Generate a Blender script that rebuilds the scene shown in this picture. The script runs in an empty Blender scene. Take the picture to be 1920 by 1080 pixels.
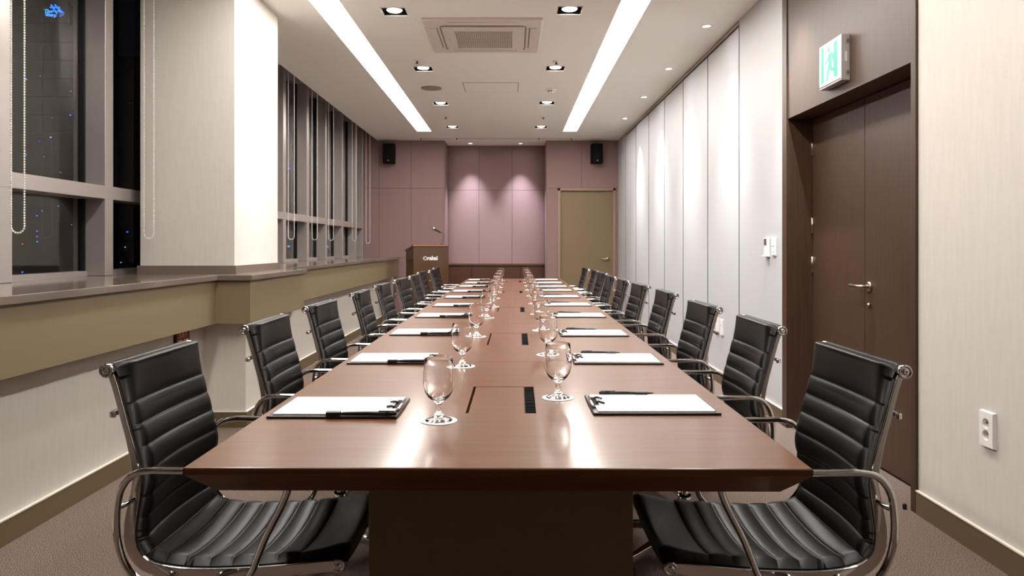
import bpy, bmesh, math, random
from math import sin, cos, pi, radians, sqrt
from mathutils import Vector, Matrix
random.seed(7)
S = bpy.context.scene
C = S.collection

# ------------------------------------------------------------------ camera, world, exposure
CZ = 1.17            # eye height
cam = bpy.data.cameras.new('camera')
cam.sensor_width = 36; cam.lens = 25.3125; cam.shift_y = -79/1920; cam.clip_end = 600; cam.clip_start = .05
camo = bpy.data.objects.new('camera', cam); C.objects.link(camo)
camo.location = (0, 0, CZ); camo.rotation_euler = (pi/2, 0, 0)
S.camera = camo
S.view_settings.view_transform = 'Standard'; S.view_settings.look = 'None'
S.view_settings.gamma = 1; S.view_settings.use_curve_mapping = False
S.view_settings.exposure = 1.80
w = bpy.data.worlds.new('night'); S.world = w; w.use_nodes = True
bg = w.node_tree.nodes['Background']; bg.inputs[0].default_value = (.004, .005, .009, 1); bg.inputs[1].default_value = .07

STRIP = 8.6          # radiance of the two ceiling light bands
DOWN_W = 6.5         # watts of each square downlight
WASH_W = 125.0         # watts of each small wall-washing spot
ALC_W = 170.0

# ------------------------------------------------------------------ materials
def mat(name, col, rough=.5, metal=0, spec=.5, coat=0, coat_rough=.1, trans=0, ior=1.45, em=None, ems=0):
    m = bpy.data.materials.new(name); m.use_nodes = True
    b = m.node_tree.nodes['Principled BSDF']
    b.inputs['Base Color'].default_value = (*col, 1); b.inputs['Roughness'].default_value = rough
    b.inputs['Metallic'].default_value = metal; b.inputs['Specular IOR Level'].default_value = spec
    b.inputs['Coat Weight'].default_value = coat; b.inputs['Coat Roughness'].default_value = coat_rough
    b.inputs['Transmission Weight'].default_value = trans; b.inputs['IOR'].default_value = ior
    if em: b.inputs['Emission Color'].default_value = (*em, 1); b.inputs['Emission Strength'].default_value = ems
    return m
def nodes(m): return m.node_tree.nodes, m.node_tree.links, m.node_tree.nodes['Principled BSDF']
def vary(m, scale, stretch, c1, c2, bump=0, bscale=None, detail=4, dist=.002, p1=.35, p2=.65):
    """noise colour variation between two colours + bump"""
    n, l, b = nodes(m)
    tc = n.new('ShaderNodeTexCoord'); mp = n.new('ShaderNodeMapping'); mp.inputs['Scale'].default_value = stretch
    l.new(tc.outputs['Object'], mp.inputs[0])
    nz = n.new('ShaderNodeTexNoise'); nz.inputs['Scale'].default_value = scale; nz.inputs['Detail'].default_value = detail
    l.new(mp.outputs[0], nz.inputs[0])
    r = n.new('ShaderNodeValToRGB'); r.color_ramp.elements[0].color = (*c1, 1); r.color_ramp.elements[1].color = (*c2, 1)
    r.color_ramp.elements[0].position = p1; r.color_ramp.elements[1].position = p2
    l.new(nz.outputs[0], r.inputs[0]); l.new(r.outputs[0], b.inputs['Base Color'])
    if bump:
        n2 = nz
        if bscale:
            n2 = n.new('ShaderNodeTexNoise'); n2.inputs['Scale'].default_value = bscale; n2.inputs['Detail'].default_value = 3
            l.new(mp.outputs[0], n2.inputs[0])
        bp = n.new('ShaderNodeBump'); bp.inputs['Strength'].default_value = bump; bp.inputs['Distance'].default_value = dist
        l.new(n2.outputs[0], bp.inputs['Height']); l.new(bp.outputs[0], b.inputs['Normal'])
    return m
def srgb(r, g, b):
    f = lambda v: ((v/255+.055)/1.055)**2.4 if v > 10 else v/255/12.92
    return (f(r), f(g), f(b))
M = {}
M['ceiling'] = mat('ceiling_paint', srgb(240, 238, 230), .9, spec=.1)
M['wallpaper'] = vary(mat('wallpaper', (.7, .66, .6), .85, spec=.15), 60, (1, 1, .12), srgb(205, 198, 189), srgb(209, 202, 193), .2, 120, dist=.001)
M['panel'] = mat('partition_panel', srgb(186, 185, 185), .6, spec=.3)
M['gap'] = mat('dark_joint', srgb(48, 36, 28), .8)
M['mauve'] = vary(mat('mauve_fabric', (.3, .2, .18), .85, spec=.15), 200, (1, 1, 1), srgb(138, 112, 108), srgb(144, 118, 114), .2)
M['carpet'] = vary(mat('carpet', (.2, .15, .12), .98, spec=.05), 300, (1, 1, 1), srgb(56, 44, 39), srgb(146, 127, 116), .8, 300, dist=.004, p1=.38, p2=.62)
M['taupe'] = mat('taupe_lacquer', srgb(128, 112, 86), .5, spec=.35)
M['skirt'] = mat('skirting_lacquer', srgb(104, 88, 64), .5, spec=.35)
M['bristle'] = mat('bristle', (.004, .004, .004), .9, spec=.1)
M['acgap'] = mat('cassette_gap', srgb(112, 94, 82), .8)
M['whiteline'] = mat('skirting_cap', srgb(225, 218, 205), .4)
M['stone'] = vary(mat('sill_stone', (.2, .17, .15), .09, spec=.6), 300, (1, 1, 1), srgb(108, 95, 86), srgb(115, 101, 92))
M['alu'] = mat('window_aluminium', srgb(176, 167, 162), .34, metal=.5)
M['pane'] = mat('window_glass', (1, 1, 1), 0, trans=1, ior=1.5)
M['wood'] = vary(mat('portal_wood', (.1, .06, .04), .42, spec=.4), 14, (6, 6, .25), srgb(66, 46, 33), srgb(75, 54, 40), .08)
M['tablewood'] = vary(mat('table_veneer', (.15, .07, .04), .42, spec=.28, coat=.34, coat_rough=.145), 9, (.5, 8, 2), srgb(96, 58, 31), srgb(105, 65, 36))
M['tablewood'].node_tree.nodes['Principled BSDF'].inputs['Coat Tint'].default_value = (1, .95, .86, 1)
M['tabledark'] = mat('table_under', srgb(60, 32, 22), .4)
M['darkwood'] = mat('wainscot_wood', srgb(84, 52, 36), .4)
M['pedestal'] = mat('pedestal_laminate', srgb(112, 98, 66), .5)
M['leather'] = vary(mat('black_leather', (.012, .010, .010), .38, spec=.22), 220, (1, 1, 1), (.0065, .005, .0046), (.009, .007, .0065), .15, 400, dist=.0006)
M['chrome'] = mat('chrome', (.72, .70, .69), .05, metal=1)
M['polished'] = mat('polished_aluminium', (.62, .58, .55), .16, metal=1)
M['black'] = mat('black_plastic', (.010, .010, .010), .4)
M['cloth_black'] = mat('speaker_black', (.004, .004, .004), .7, spec=.15)
M['white'] = mat('white_plastic', srgb(235, 231, 226), .4)
M['acwhite'] = mat('cassette_plastic', srgb(216, 206, 197), .5)
M['dark'] = mat('dark_reflector', srgb(26, 20, 15), .6, spec=.2)
M['paper'] = mat('paper', srgb(248, 247, 246), .75, spec=.1)
M['stitch'] = mat('stitching', srgb(190, 180, 175), .7)
M['board'] = mat('black_leatherette', (.014, .012, .013), .4)
M['glass'] = mat('goblet_glass', (1, 1, 1), 0, trans=1, ior=1.38)
M['olive'] = mat('olive_door', srgb(128, 110, 84), .5, spec=.3)
M['frame'] = mat('mauve_door_frame', srgb(150, 122, 108), .5)
M['lectern'] = mat('lectern_lacquer', srgb(84, 60, 42), .12, spec=.6)
M['lecternedge'] = mat('lectern_edge', srgb(140, 98, 72), .3)
M['strip'] = mat('light_band', (1, 1, 1), .5, em=(1, .968, .925), ems=STRIP)
M['bulb'] = mat('downlight_lamp', (1, 1, 1), .5, em=(1, .95, .9), ems=22)
M['bulb2'] = mat('spot_lamp', (1, 1, 1), .5, em=(.96, .96, 1), ems=22)
M['exitface'] = mat('exit_face', srgb(235, 250, 240), .4, em=(.88, 1, .95), ems=.22)
M['exitgreen'] = mat('exit_green', srgb(0, 170, 115), .4, em=(.0, .42, .22), ems=.22)
M['exitcase'] = mat('exit_case', srgb(190, 182, 182), .35, metal=.3)
M['red'] = mat('fire_sign_red', srgb(140, 40, 28), .4)
M['signgold'] = mat('sign_print', srgb(236, 205, 160), .5)
M['screen'] = mat('lcd', srgb(78, 66, 64), .3)
M['tower'] = mat('tower_concrete', (.006, .006, .007), .9)
M['lit_blue'] = mat('lit_blue', (0, 0, 0), em=(.02, .16, 1), ems=.6)
M['lit_cool'] = mat('lit_cool', (0, 0, 0), em=(.35, .5, 1), ems=.6)
M['lit_red'] = mat('lit_red', (0, 0, 0), em=(1, .05, .03), ems=.5)
M['lit_cyan'] = mat('lit_cyan', (0, 0, 0), em=(.04, .30, 1), ems=.55)
M['bead'] = mat('bead', srgb(232, 226, 218), .35)
M['satin'] = mat('satin_steel', srgb(190, 172, 150), .28, metal=1)

# ------------------------------------------------------------------ mesh helpers
class MB:
    def __init__(s): s.v = []; s.f = []; s.sm = []
    def add(s, vs, fs, smooth=False):
        o = len(s.v); s.v += [tuple(p) for p in vs]; s.f += [tuple(i+o for i in f) for f in fs]; s.sm += [smooth]*len(fs)
    def box(s, a, b, Mx=None):
        x0, y0, z0 = (min(a[i], b[i]) for i in range(3)); x1, y1, z1 = (max(a[i], b[i]) for i in range(3))
        vs = [Vector(p) for p in ((x0,y0,z0),(x1,y0,z0),(x1,y1,z0),(x0,y1,z0),(x0,y0,z1),(x1,y0,z1),(x1,y1,z1),(x0,y1,z1))]
        if Mx: vs = [Mx @ p for p in vs]
        s.add(vs, [(0,3,2,1),(4,5,6,7),(0,1,5,4),(1,2,6,5),(2,3,7,6),(3,0,4,7)])
        return s
    def prism(s, pts, a, b, axis):
        """polygon pts (2D) extruded along axis between a and b"""
        def P(p, t):
            return {'x': (t, p[0], p[1]), 'y': (p[0], t, p[1]), 'z': (p[0], p[1], t)}[axis]
        n = len(pts)
        vs = [P(p, a) for p in pts] + [P(p, b) for p in pts]
        s.add(vs, [tuple(range(n))[::-1], tuple(range(n, 2*n))] + [(i, (i+1) % n, n+(i+1) % n, n+i) for i in range(n)])
        return s
    def lathe(s, prof, seg=24, Mx=None, closed=False, smooth=True):
        vs = []; fs = []
        for r, z in prof:
            for k in range(seg):
                a = 2*pi*k/seg; p = Vector((r*cos(a), r*sin(a), z)); vs.append(Mx @ p if Mx else p)
        n = len(prof)
        for i in range(n-1 if not closed else n):
            j = (i+1) % n
            for k in range(seg):
                k2 = (k+1) % seg; fs.append((i*seg+k, i*seg+k2, j*seg+k2, j*seg+k))
        if not closed:
            fs.append(tuple(range(seg))[::-1]); fs.append(tuple((n-1)*seg+k for k in range(seg)))
        s.add(vs, fs, smooth); return s
    def sweep(s, path, r, seg=10, closed=False, rect=None, smooth=True, up=None):
        """tube (or rect section (w,h)) along a 3D path"""
        P = [Vector(p) for p in path]; n = len(P); vs = []; fs = []
        prevN = None
        if rect: sec = [(-rect[0]/2, -rect[1]/2), (rect[0]/2, -rect[1]/2), (rect[0]/2, rect[1]/2), (-rect[0]/2, rect[1]/2)]; seg = 4; smooth = False
        for i in range(n):
            if closed: t = (P[(i+1) % n]-P[i-1]).normalized()
            else: t = (P[min(i+1, n-1)]-P[max(i-1, 0)]).normalized()
            if up is not None: N = (Vector(up) - t*Vector(up).dot(t)).normalized()
            elif prevN is None:
                a = Vector((0, 0, 1)) if abs(t.z) < .9 else Vector((1, 0, 0)); N = (a - t*a.dot(t)).normalized()
            else: N = (prevN - t*prevN.dot(t)).normalized()
            prevN = N; B = t.cross(N)
            rr = r[i] if isinstance(r, (list, tuple)) else r
            for k in range(seg):
                if rect: u, v = sec[k]; v *= rr
                else: a = 2*pi*k/seg; u, v = rr*cos(a), rr*sin(a)
                vs.append(P[i] + N*u + B*v)
        for i in range(n if closed else n-1):
            j = (i+1) % n
            for k in range(seg):
                k2 = (k+1) % seg; fs.append((i*seg+k, i*seg+k2, j*seg+k2, j*seg+k))
        if not closed: fs.append(tuple(range(seg))[::-1]); fs.append(tuple((n-1)*seg+k for k in range(seg)))
        s.add(vs, fs, smooth); return s
    def sphere(s, c, r, seg=8, rings=5, Mx=None):
        prof = [(r*sin(pi*i/rings) + 1e-5, -r*cos(pi*i/rings)) for i in range(rings+1)]
        T = Matrix.Translation(c) @ (Mx or Matrix())
        return s.lathe(prof, seg, T)
    def build(s, name, m, parent=None, bevel=0, loc=None, rotz=0, segs=2):
        me = bpy.data.meshes.new(name); me.from_pydata([tuple(v) for v in s.v], [], s.f)
        me.polygons.foreach_set('use_smooth', s.sm)
        me.materials.append(m); me.update()
        b = bmesh.new(); b.from_mesh(me)
        bmesh.ops.recalc_face_normals(b, faces=b.faces); 
        if bevel:
            es = [e for e in b.edges if len(e.link_faces) == 2 and e.calc_face_angle(0) > .5]
            bmesh.ops.bevel(b, geom=es, offset=bevel, segments=segs, profile=.5, affect='EDGES', clamp_overlap=True)
        b.to_mesh(me); b.free()
        o = bpy.data.objects.new(name, me); C.objects.link(o)
        if parent: o.parent = parent
        if loc: o.location = loc
        if rotz: o.rotation_euler.z = rotz
        return o
def catmull(pts, n=8):
    out = []; P = [Vector(p) for p in pts]; P = [2*P[0]-P[1]] + P + [2*P[-1]-P[-2]]
    for i in range(1, len(P)-2):
        for k in range(n):
            t = k/n; a, b, c, d = P[i-1], P[i], P[i+1], P[i+2]
            out.append(.5*((2*b) + (-a+c)*t + (2*a-5*b+4*c-d)*t*t + (-a+3*b-3*c+d)*t**3))
    out.append(P[-2]); return out
def rounded(pts, r, n=6, closed=False):
    """polyline with filleted corners"""
    P = [Vector(p) for p in pts]; out = []; N = len(P)
    for i in range(N):
        if not closed and i in (0, N-1): out.append(P[i]); continue
        a, b, c = P[i-1], P[i], P[(i+1) % N]
        rr = min(r, (a-b).length*.49, (c-b).length*.49)
        p, q = b+(a-b).normalized()*rr, b+(c-b).normalized()*rr
        for k in range(n+1):
            t = k/n; out.append((1-t)**2*p + 2*t*(1-t)*b + t*t*q)
    return out
def thing(name, label, cat, loc=(0, 0, 0), rotz=0, group=None):
    o = bpy.data.objects.new(name, None); C.objects.link(o); o.empty_display_size = .05
    o.location = loc; o.rotation_euler = (0, 0, rotz); o['label'] = label; o['category'] = cat
    if group: o['group'] = group
    return o
def tag(o, label, cat, group=None):
    o['label'] = label; o['category'] = cat
    if group: o['group'] = group
    return o
def struct(name, mb, m, label, cat, bevel=0):
    o = mb.build(name, m, None, bevel) if mb else bpy.data.objects.new(name, None)
    if not mb: C.objects.link(o)
    o['kind'] = 'structure'; o['label'] = label; o['category'] = cat
    return o
def dup(root, loc, rotz=None, label=None):
    r = root.copy(); C.objects.link(r); r.location = loc
    if rotz is not None: r.rotation_euler.z = rotz
    if label: r['label'] = label
    def rec(a, b):
        for ch in list(a.children):
            c = ch.copy(); C.objects.link(c); c.parent = b; rec(ch, c)
    rec(root, r)
    return r
def text_mesh(txt, size, m, parent, name, Mx, depth=.002, shear=0, sx=1, bold=0):
    cu = bpy.data.curves.new(name, 'FONT'); cu.body = txt; cu.size = size; cu.extrude = depth; cu.shear = shear; cu.offset = bold
    cu.align_x = 'CENTER'; cu.align_y = 'CENTER'; cu.resolution_u = 3
    t = bpy.data.objects.new(name, cu); C.objects.link(t)
    bpy.context.view_layer.update()
    me = bpy.data.meshes.new_from_object(t.evaluated_get(bpy.context.evaluated_depsgraph_get()))
    bpy.data.objects.remove(t); me.transform(Mx @ Matrix.Diagonal((sx, 1, 1, 1))); me.materials.clear(); me.materials.append(m)
    o = bpy.data.objects.new(name, me); C.objects.link(o); o.parent = parent
    return o
def spot(name, parent, loc, watts, ang, blend, col, radius=.03, rot=(0, 0, 0)):
    l = bpy.data.lights.new(name, 'SPOT'); l.energy = watts; l.spot_size = ang; l.spot_blend = blend; l.color = col; l.shadow_soft_size = radius
    o = bpy.data.objects.new(name, l); C.objects.link(o); o.location = loc; o.rotation_euler = rot; o.parent = parent
    return o

# ------------------------------------------------------------------ room dimensions
XR = 1.775; XL = -1.99; CH = 2.937; YB = 12.07; YA = 12.70; YN = -2.6; XC = -2.24; XW = -2.48; XG = -2.62; SZ = .987
struct('floor', MB().box((-2.8, YN-.1, -.1), (3.0, 13.0, 0)), M['carpet'], 'brown speckled carpet floor', 'floor')

# ceiling with real openings
holes = []
strips = [(-1.465, -1.243), (.785, 1.001)]
for a, b in strips: holes.append((a, b, 1.2, 11.12))
DL = [(-.887, y) for y in (1.93, 3.68, 5.43, 7.185, 8.935, 10.70)] + [(.432, y) for y in (1.93, 3.68, 5.40, 7.165, 8.90, 10.70)]
for x, y in DL: holes.append((x-.096, x+.096, y-.096, y+.096))
SP = [(1.565, y) for y in (4.40, 5.79, 7.185, 8.55, 9.98)]
AL = [(-.718, 12.42), (.147, 12.42)]
for x, y in SP+AL+[(-1.585, 5.03)]: holes.append((x-.034, x+.034, y-.034, y+.034))
def plate(mb, x0, x1, y0, y1, z, hs):
    xs = sorted({x0, x1} | {h[i] for h in hs for i in (0, 1) if x0 < h[i] < x1})
    # column strips, merging in y
    for i in range(len(xs)-1):
        a, b = xs[i], xs[i+1]; cuts = sorted([(h[2], h[3]) for h in hs if h[0] < (a+b)/2 < h[1]])
        y = y0
        for c, d in cuts:
            if c > y: mb.add([(a, y, z), (b, y, z), (b, c, z), (a, c, z)], [(0, 3, 2, 1)])
            y = max(y, d)
        if y < y1: mb.add([(a, y, z), (b, y, z), (b, y1, z), (a, y1, z)], [(0, 3, 2, 1)])
mb = MB(); plate(mb, XC, XR+.03, YN, YA+.02, CH, holes)
for h in holes:   # reveals of each opening
    d = .10; x0, x1, y0, y1 = h
    mb.add([(x0,y0,CH),(x1,y0,CH),(x1,y1,CH),(x0,y1,CH),(x0,y0,CH+d),(x1,y0,CH+d),(x1,y1,CH+d),(x0,y1,CH+d)], [(0,1,5,4),(1,2,6,5),(2,3,7,6),(3,0,4,7)])
mb.box((XC-.02, YN, CH), (XC, YA, CH+.3)); mb.box((-2.8, YN, CH+.3), (XC, YA, CH+.34)); mb.box((XC, YN, CH+.12), (3, YA+.1, CH+.2))
ce = struct('ceiling', None, None, 'white painted ceiling with recessed light openings', 'ceiling')
cpan = mb.build('ceiling_board', M['ceiling'], ce)

# light bands
for i, (a, b) in enumerate(strips):
    t = thing('light_band', ['long glowing white light band in the ceiling above the window side of the table',
        'long glowing white light band in the ceiling above the door side of the table'][i], 'ceiling light', ((a+b)/2, 0, CH), 0, 'ceiling light bands')
    hw = (b-a)/2
    MB().box((-hw+.004, 1.204, .012), (hw-.004, 11.116, .03)).build('diffuser', M['strip'], t)
    f = MB()
    for s_ in (-1, 1): f.box((s_*hw, 1.2, 0), (s_*(hw-.004), 11.12, .03))
    f.box((-hw, 1.2, 0), (hw, 1.204, .03)); f.box((-hw, 11.116, 0), (hw, 11.12, .03)); f.build('frame', M['white'], t)

# square downlights
def downlight():
    t = thing('square_downlight', '', 'ceiling light', (0, 0, CH), 0, 'square ceiling downlights')
    f = MB()
    for a in (0, 1):
        for s_ in (-1, 1):
            lo, hi = s_*.0955, s_*.0905
            (f.box((lo, -.0955, -.004), (hi, .0955, .004)) if a == 0 else f.box((-.0955, lo, -.004), (.0955, hi, .004)))
    f.build('trim_ring', M['white'], t)
    r = MB(); sq = [(-.09, -.09), (.09, -.09), (.09, .09), (-.09, .09)]
    r.box((-.092, -.092, 0.0), (-.085, .092, .06)).box((.085, -.092, 0), (.092, .092, .06)).box((-.092, -.092, 0), (.092, -.085, .06)).box((-.092, .085, 0), (.092, .092, .06))
    r.box((-.092, -.092, .045), (.092, .092, .05)); r.build('reflector_box', M['dark'], t)
    g = MB().lathe([(.062, .006), (.062, .044), (.058, .044), (.058, .006)], 28, closed=True); g.build('gimbal_ring', M['polished'], t)
    MB().lathe([(.050, .004), (.057, .010), (.057, .040)], 28).build('lamp', M['bulb'], t)
    spot('downlight_beam', t, (0, 0, -.012), DOWN_W, radians(125), .9, (1, .955, .91), .05)
    return t
d0 = downlight(); ordn = ['first', 'second', 'third', 'fourth', 'fifth', 'sixth', 'seventh', 'eighth', 'ninth', 'tenth']
for i, (x, y) in enumerate(DL):
    row = 'window' if x < 0 else 'door'; k = i % 6
    if k >= 2: lab = f'square recessed ceiling downlight with dark housing, {ordn[k-2]} visible from the camera in the {row}-side row'
    else: lab = f'square recessed ceiling downlight overhead out of view, {ordn[k]} from the rear in the {row}-side row'
    if i == 0: d0.location = (x, y, CH); d0['label'] = lab
    else: dup(d0, (x, y, CH), 0, lab)
def small_spot(nm, watts, cone, col):
    t = thing(nm, '', 'ceiling light', (0, 0, CH), 0, 'small round spotlights')
    MB().lathe([(.048, -.003), (.030, -.003), (.030, .03), (.034, .03), (.034, 0), (.048, 0)], 24, closed=True).build('trim_ring', M['white'], t)
    MB().lathe([(.028, .006), (.028, .02)], 20).build('lamp', M['bulb2'], t)
    spot('spot_beam', t, (0, 0, .004), watts, cone, 1.0, col, .02)
    return t
s0 = small_spot('round_spotlight', WASH_W, radians(60), (.86, .90, 1))
for i, (x, y) in enumerate(SP):
    lab = (f'small round ceiling spotlight washing the panelled right wall, {ordn[i]} from the camera' if True else
           f'small round ceiling spotlight beside the right wall out of view, {ordn[i]} from the rear')
    if i == 0: s0.location = (x, y, CH); s0['label'] = lab
    else: dup(s0, (x, y, CH), 0, lab)
dup(s0, (-1.585, 5.03, CH), 0, 'small round ceiling spotlight beside the white column just above the picture')
s1 = small_spot('round_spotlight', ALC_W, radians(62), (.80, .85, 1))
s1['label'] = 'small round spotlight above the left panel of the mauve alcove'; s1.location = (*AL[0], CH); s1['group'] = 'alcove spotlights'
dup(s1, (*AL[1], CH), 0, 'small round spotlight above the right panel of the mauve alcove')

# ------------------------------------------------------------------ right wall with door portal
PN, PF = 3.145, 4.70        # portal near / far
wr = struct('wall_right', None, None, 'right wall with beige wallpaper near and white movable panels beyond the door', 'wall')
MB().box((XR, YN, 0), (XR+.3, PN, CH+.1)).build('wallpapered_wall', M['wallpaper'], wr)
MB().box((XR, PF, 0), (XR+.3, 5.62, CH+.1)).build('painted_wall', M['panel'], wr)
MB().box((XR+.012, 5.62, 0), (XR+.3, YB+.1, CH+.1)).build('backing', M['gap'], wr)
js = [5.625, 6.53, 7.465, 8.38, 9.34, 10.31, 11.25]
for a, b in zip(js[:-1], js[1:]):
    MB().box((XR, a+.008, .01), (XR+.011, b-.008, CH-.055)).build('panel', M['panel'], wr, .002)
for a in js: MB().box((XR-.0015, a-.006, .0), (XR+.012, a+.006, CH-.05)).build('joint_strip', M['gap'], wr)
MB().box((XR, 11.256, .0), (XR+.04, YB, CH-.0)).build('panel', M['panel'], wr)
MB().box((XR-.002, 5.63, CH-.038), (XR+.03, 11.25, CH-.016)).build('track_rail', M['alu'], wr)
# door portal
p = struct('door_1', None, None, 'dark wood double door in a full height wooden portal', 'door')
MB().box((XR-.012, PN, 0), (XR+.30, 3.185, CH)).build('jamb', M['wood'], p, .002)
MB().box((XR-.012, 4.625, 0), (XR+.30, PF, CH)).build('jamb', M['wood'], p, .002)
MB().box((XR-.004, 3.185, 1.985), (XR+.30, 4.625, CH)).build('header_panel', M['wood'], p)
XD = 1.93
for k, (a, b) in enumerate(((3.19, 3.938), (3.942, 4.62))):
    lf = MB().box((XD, a, .012), (XD+.04, b, 1.98)).build('door_leaf', M['wood'], p, .002)
    if k == 1:
        h = MB()
        for z in (.25, 1.0, 1.25, 1.75): h.lathe([(.007, z), (.007, z+.1)], 10, Matrix.Translation((XD-.004, 4.618, 0)))
        h.build('hinge', M['satin'], lf)
Rx = Matrix.Rotation(-pi/2, 4, 'Y')
def lever(parent, x, y, z, dirn, nm='door_handle', along='y'):
    T = Matrix.Translation((x, y, z))
    q = MB().lathe([(.027, 0), (.027, .006), (.024, .009)], 24, T @ Rx); ro = q.build(nm, M['satin'], parent)
    MB().sweep(rounded([(x-.005, y, z+.0), (x-.05, y, z), (x-.05, y+dirn*.125, z)], .02), .0095, 12).build('lever', M['satin'], ro)
    MB().lathe([(.011, 0), (.011, .012)], 16, Matrix.Translation((x, y, z-.10)) @ Rx).build('thumb_turn', M['satin'], ro)
lever(p, XD, 3.885, .95, 1)
MB().lathe([(.009, 0), (.009, .020), (.006, .026)], 14, Matrix.Translation((1.745, 3.20, 0))).build('door_stop', M['black'], None)
o = bpy.data.objects['door_stop']; tag(o, 'small black door stop on the carpet beside the dark portal', 'door stop')
bs = struct('baseboard_right', None, None, 'taupe baseboard along the right wall', 'baseboard')
for a, b in ((YN, PN-.002), (PF+.002, YB)):
    MB().box((XR-.012, a, 0), (XR, b, .098)).build('skirting', M['skirt'], bs)
    MB().box((XR-.014, a, .098), (XR, b, .104)).build('skirting_cap', M['whiteline'], bs)

# ------------------------------------------------------------------ back wall
wb = struct('wall_back', None, None, 'mauve fabric panelled back wall with a recessed centre', 'wall')
AX0, AX1 = -1.13, .574
MB().box((-2.7, YB+.012, 0), (AX0-.03, YB+.2, CH+.3)).build('backing', M['gap'], wb)
MB().box((AX1+.03, YB+.1, 0), (XR+.1, YB+.2, CH+.1)).build('backing', M['gap'], wb)
MB().box((AX0-.02, YA+.012, 0), (AX1+.02, YA+.2, CH+.1)).build('backing', M['gap'], wb)
G = .0018
def wpan(x0, x1, z0, z1, y, m='mauve'): MB().box((x0+G, y, z0+G), (x1-G, y+.03, z1-G)).build('panel', M[m], wb, .003)
zj = CZ + (461-353)*YB/1350
for x0, x1 in ((-2.62, -2.23), (-2.23, -1.69), (-1.69, AX0-.018)):
    wpan(x0, x1, zj, CH + (.3 if x1 < -2 else 0), YB)
    wpan(x0, x1, .965, zj, YB); wpan(x0, x1, 0, .965, YB)
wpan(AX0-.022, AX0+.004, 0, CH, YB-.004); MB().box((AX0-.028, YB+.002, 0), (AX0, YA+.05, CH+.05)).build('return', M['mauve'], wb)
MB().box((AX1, YB+.002, 0), (AX1+.028, YA+.05, CH+.05)).build('return', M['mauve'], wb)
wpan(AX1, 1.165, zj, CH, YB); wpan(1.165, XR, zj, CH, YB)
DX0, DX1 = .765, 1.735
wpan(AX1, DX0+.002, 0, zj, YB); wpan(DX1, XR, 0, zj, YB)
za = CZ + (461-357)*YA/1350; zw = CZ - (494-461)*YA/1350
for x0, x1 in ((AX0, -.583), (-.583, 0), (0, AX1)):
    wpan(x0, x1, za, CH, YA); wpan(x0, x1, zw, za, YA)
# low timber credenza run in the alcove
t = thing('wall_cabinet', 'low dark brown wooden cabinet run below the mauve alcove panels', 'cabinet', (0, 0, 0))
MB().box((AX0+.003, YA-.14, zw-.035), (AX1-.003, YA-.002, zw)).build('top', M['darkwood'], t, .003)
MB().box((AX0+.003, YA-.10, 0), (AX1-.003, YA-.002, zw-.035)).build('body', M['darkwood'], t)
for k in range(4):
    a = AX0+.003 + k*(AX1-AX0-.006)/4; MB().box((a+.004, YA-.118, .1), (a+(AX1-AX0-.006)/4-.004, YA-.10, zw-.06)).build('door', M['darkwood'], t, .002)
# back door
t = struct('door_2', None, None, 'olive brown single door in the mauve back wall', 'door')
ztop = CZ + (461-357.5)*YB/1350
f = MB()
f.box((DX0, YB-.012, 0), (DX0+.045, YB+.06, ztop+.04)).box((DX1-.045, YB-.012, 0), (DX1, YB+.06, ztop+.04)).box((DX0, YB-.012, ztop), (DX1, YB+.06, ztop+.04))
f.build('door_frame', M['frame'], t, .002)
lf = MB().box((DX0+.045, YB+.035, .01), (DX1-.045, YB+.075, ztop)).build('door_leaf', M['olive'], t)
hx = (1140-960)*YB/1350; hz = CZ - (486-461)*YB/1350
q = MB().lathe([(.034, 0), (.034, .008)], 24, Matrix.Translation((hx, YB+.04, hz)) @ Matrix.Rotation(pi/2, 4, 'X')).build('door_handle', M['satin'], lf)
MB().sweep(rounded([(hx, YB+.035, hz), (hx, YB-.01, hz), (hx-.13, YB-.01, hz+.004)], .02), .009, 10).build('lever', M['satin'], q)
wn = struct('wall_near', MB().box((-2.8, YN-.1, 0), (3, YN, CH+.4)), M['wood'], 'brown wood wall behind the camera', 'wall')

# ------------------------------------------------------------------ left side: low wall, sill, column, windows
wl = struct('wall_left', None, None, 'low beige wallpapered wall below the window sill', 'wall')
MB().box((XL-.25, YN, 0), (XL, YB+.01, SZ-.04)).build('low_wall', M['wallpaper'], wl)
MB().box((XL-.02, 4.65, 0), (-1.72, 5.62, .70)).build('low_column', M['wallpaper'], wl)
ap = MB().box((XL-.01, YN, .68), (-1.865, 4.53, SZ-.034)).box((XL-.01, 4.53, .68), (-1.648, 5.70, SZ-.034)).box((XL-.01, 5.70, .68), (-1.865, 11.86, SZ-.034))
struct('trim_1', ap, M['taupe'], 'olive taupe apron panel hanging under the window sill', 'sill apron')
sl = MB().prism([(-2.64, YN), (-1.845, YN), (-1.845, 4.51), (-1.628, 4.51), (-1.628, 5.715), (-1.845, 5.715), (-1.845, 11.9), (-2.64, 11.9)], SZ-.034, SZ, 'z')
struct('trim_2', sl, M['stone'], 'polished brown stone window sill along the left side', 'sill', .003)
bl = struct('baseboard_left', None, None, 'taupe baseboard along the low left wall', 'baseboard')
for dz0, dz1, e, m in ((0, .098, .012, 'skirt'), (.098, .104, .014, 'whiteline')):
    q = MB().box((XL, YN, dz0), (XL+e, 4.65, dz1)).box((XL, 5.62, dz0), (XL+e, YB, dz1))
    q.box((XL, 4.65-e, dz0), (-1.72+e, 5.62+e, dz1)); q.build('skirting' if m == 'skirt' else 'skirting_cap', M[m], bl)
col = struct('wall_column', None, None, 'white papered column standing on the sill between the windows', 'column')
MB().box((-2.41, 4.67, SZ), (-1.80, 5.53, CH+.3)).build('shaft', M['wallpaper'], col)
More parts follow.
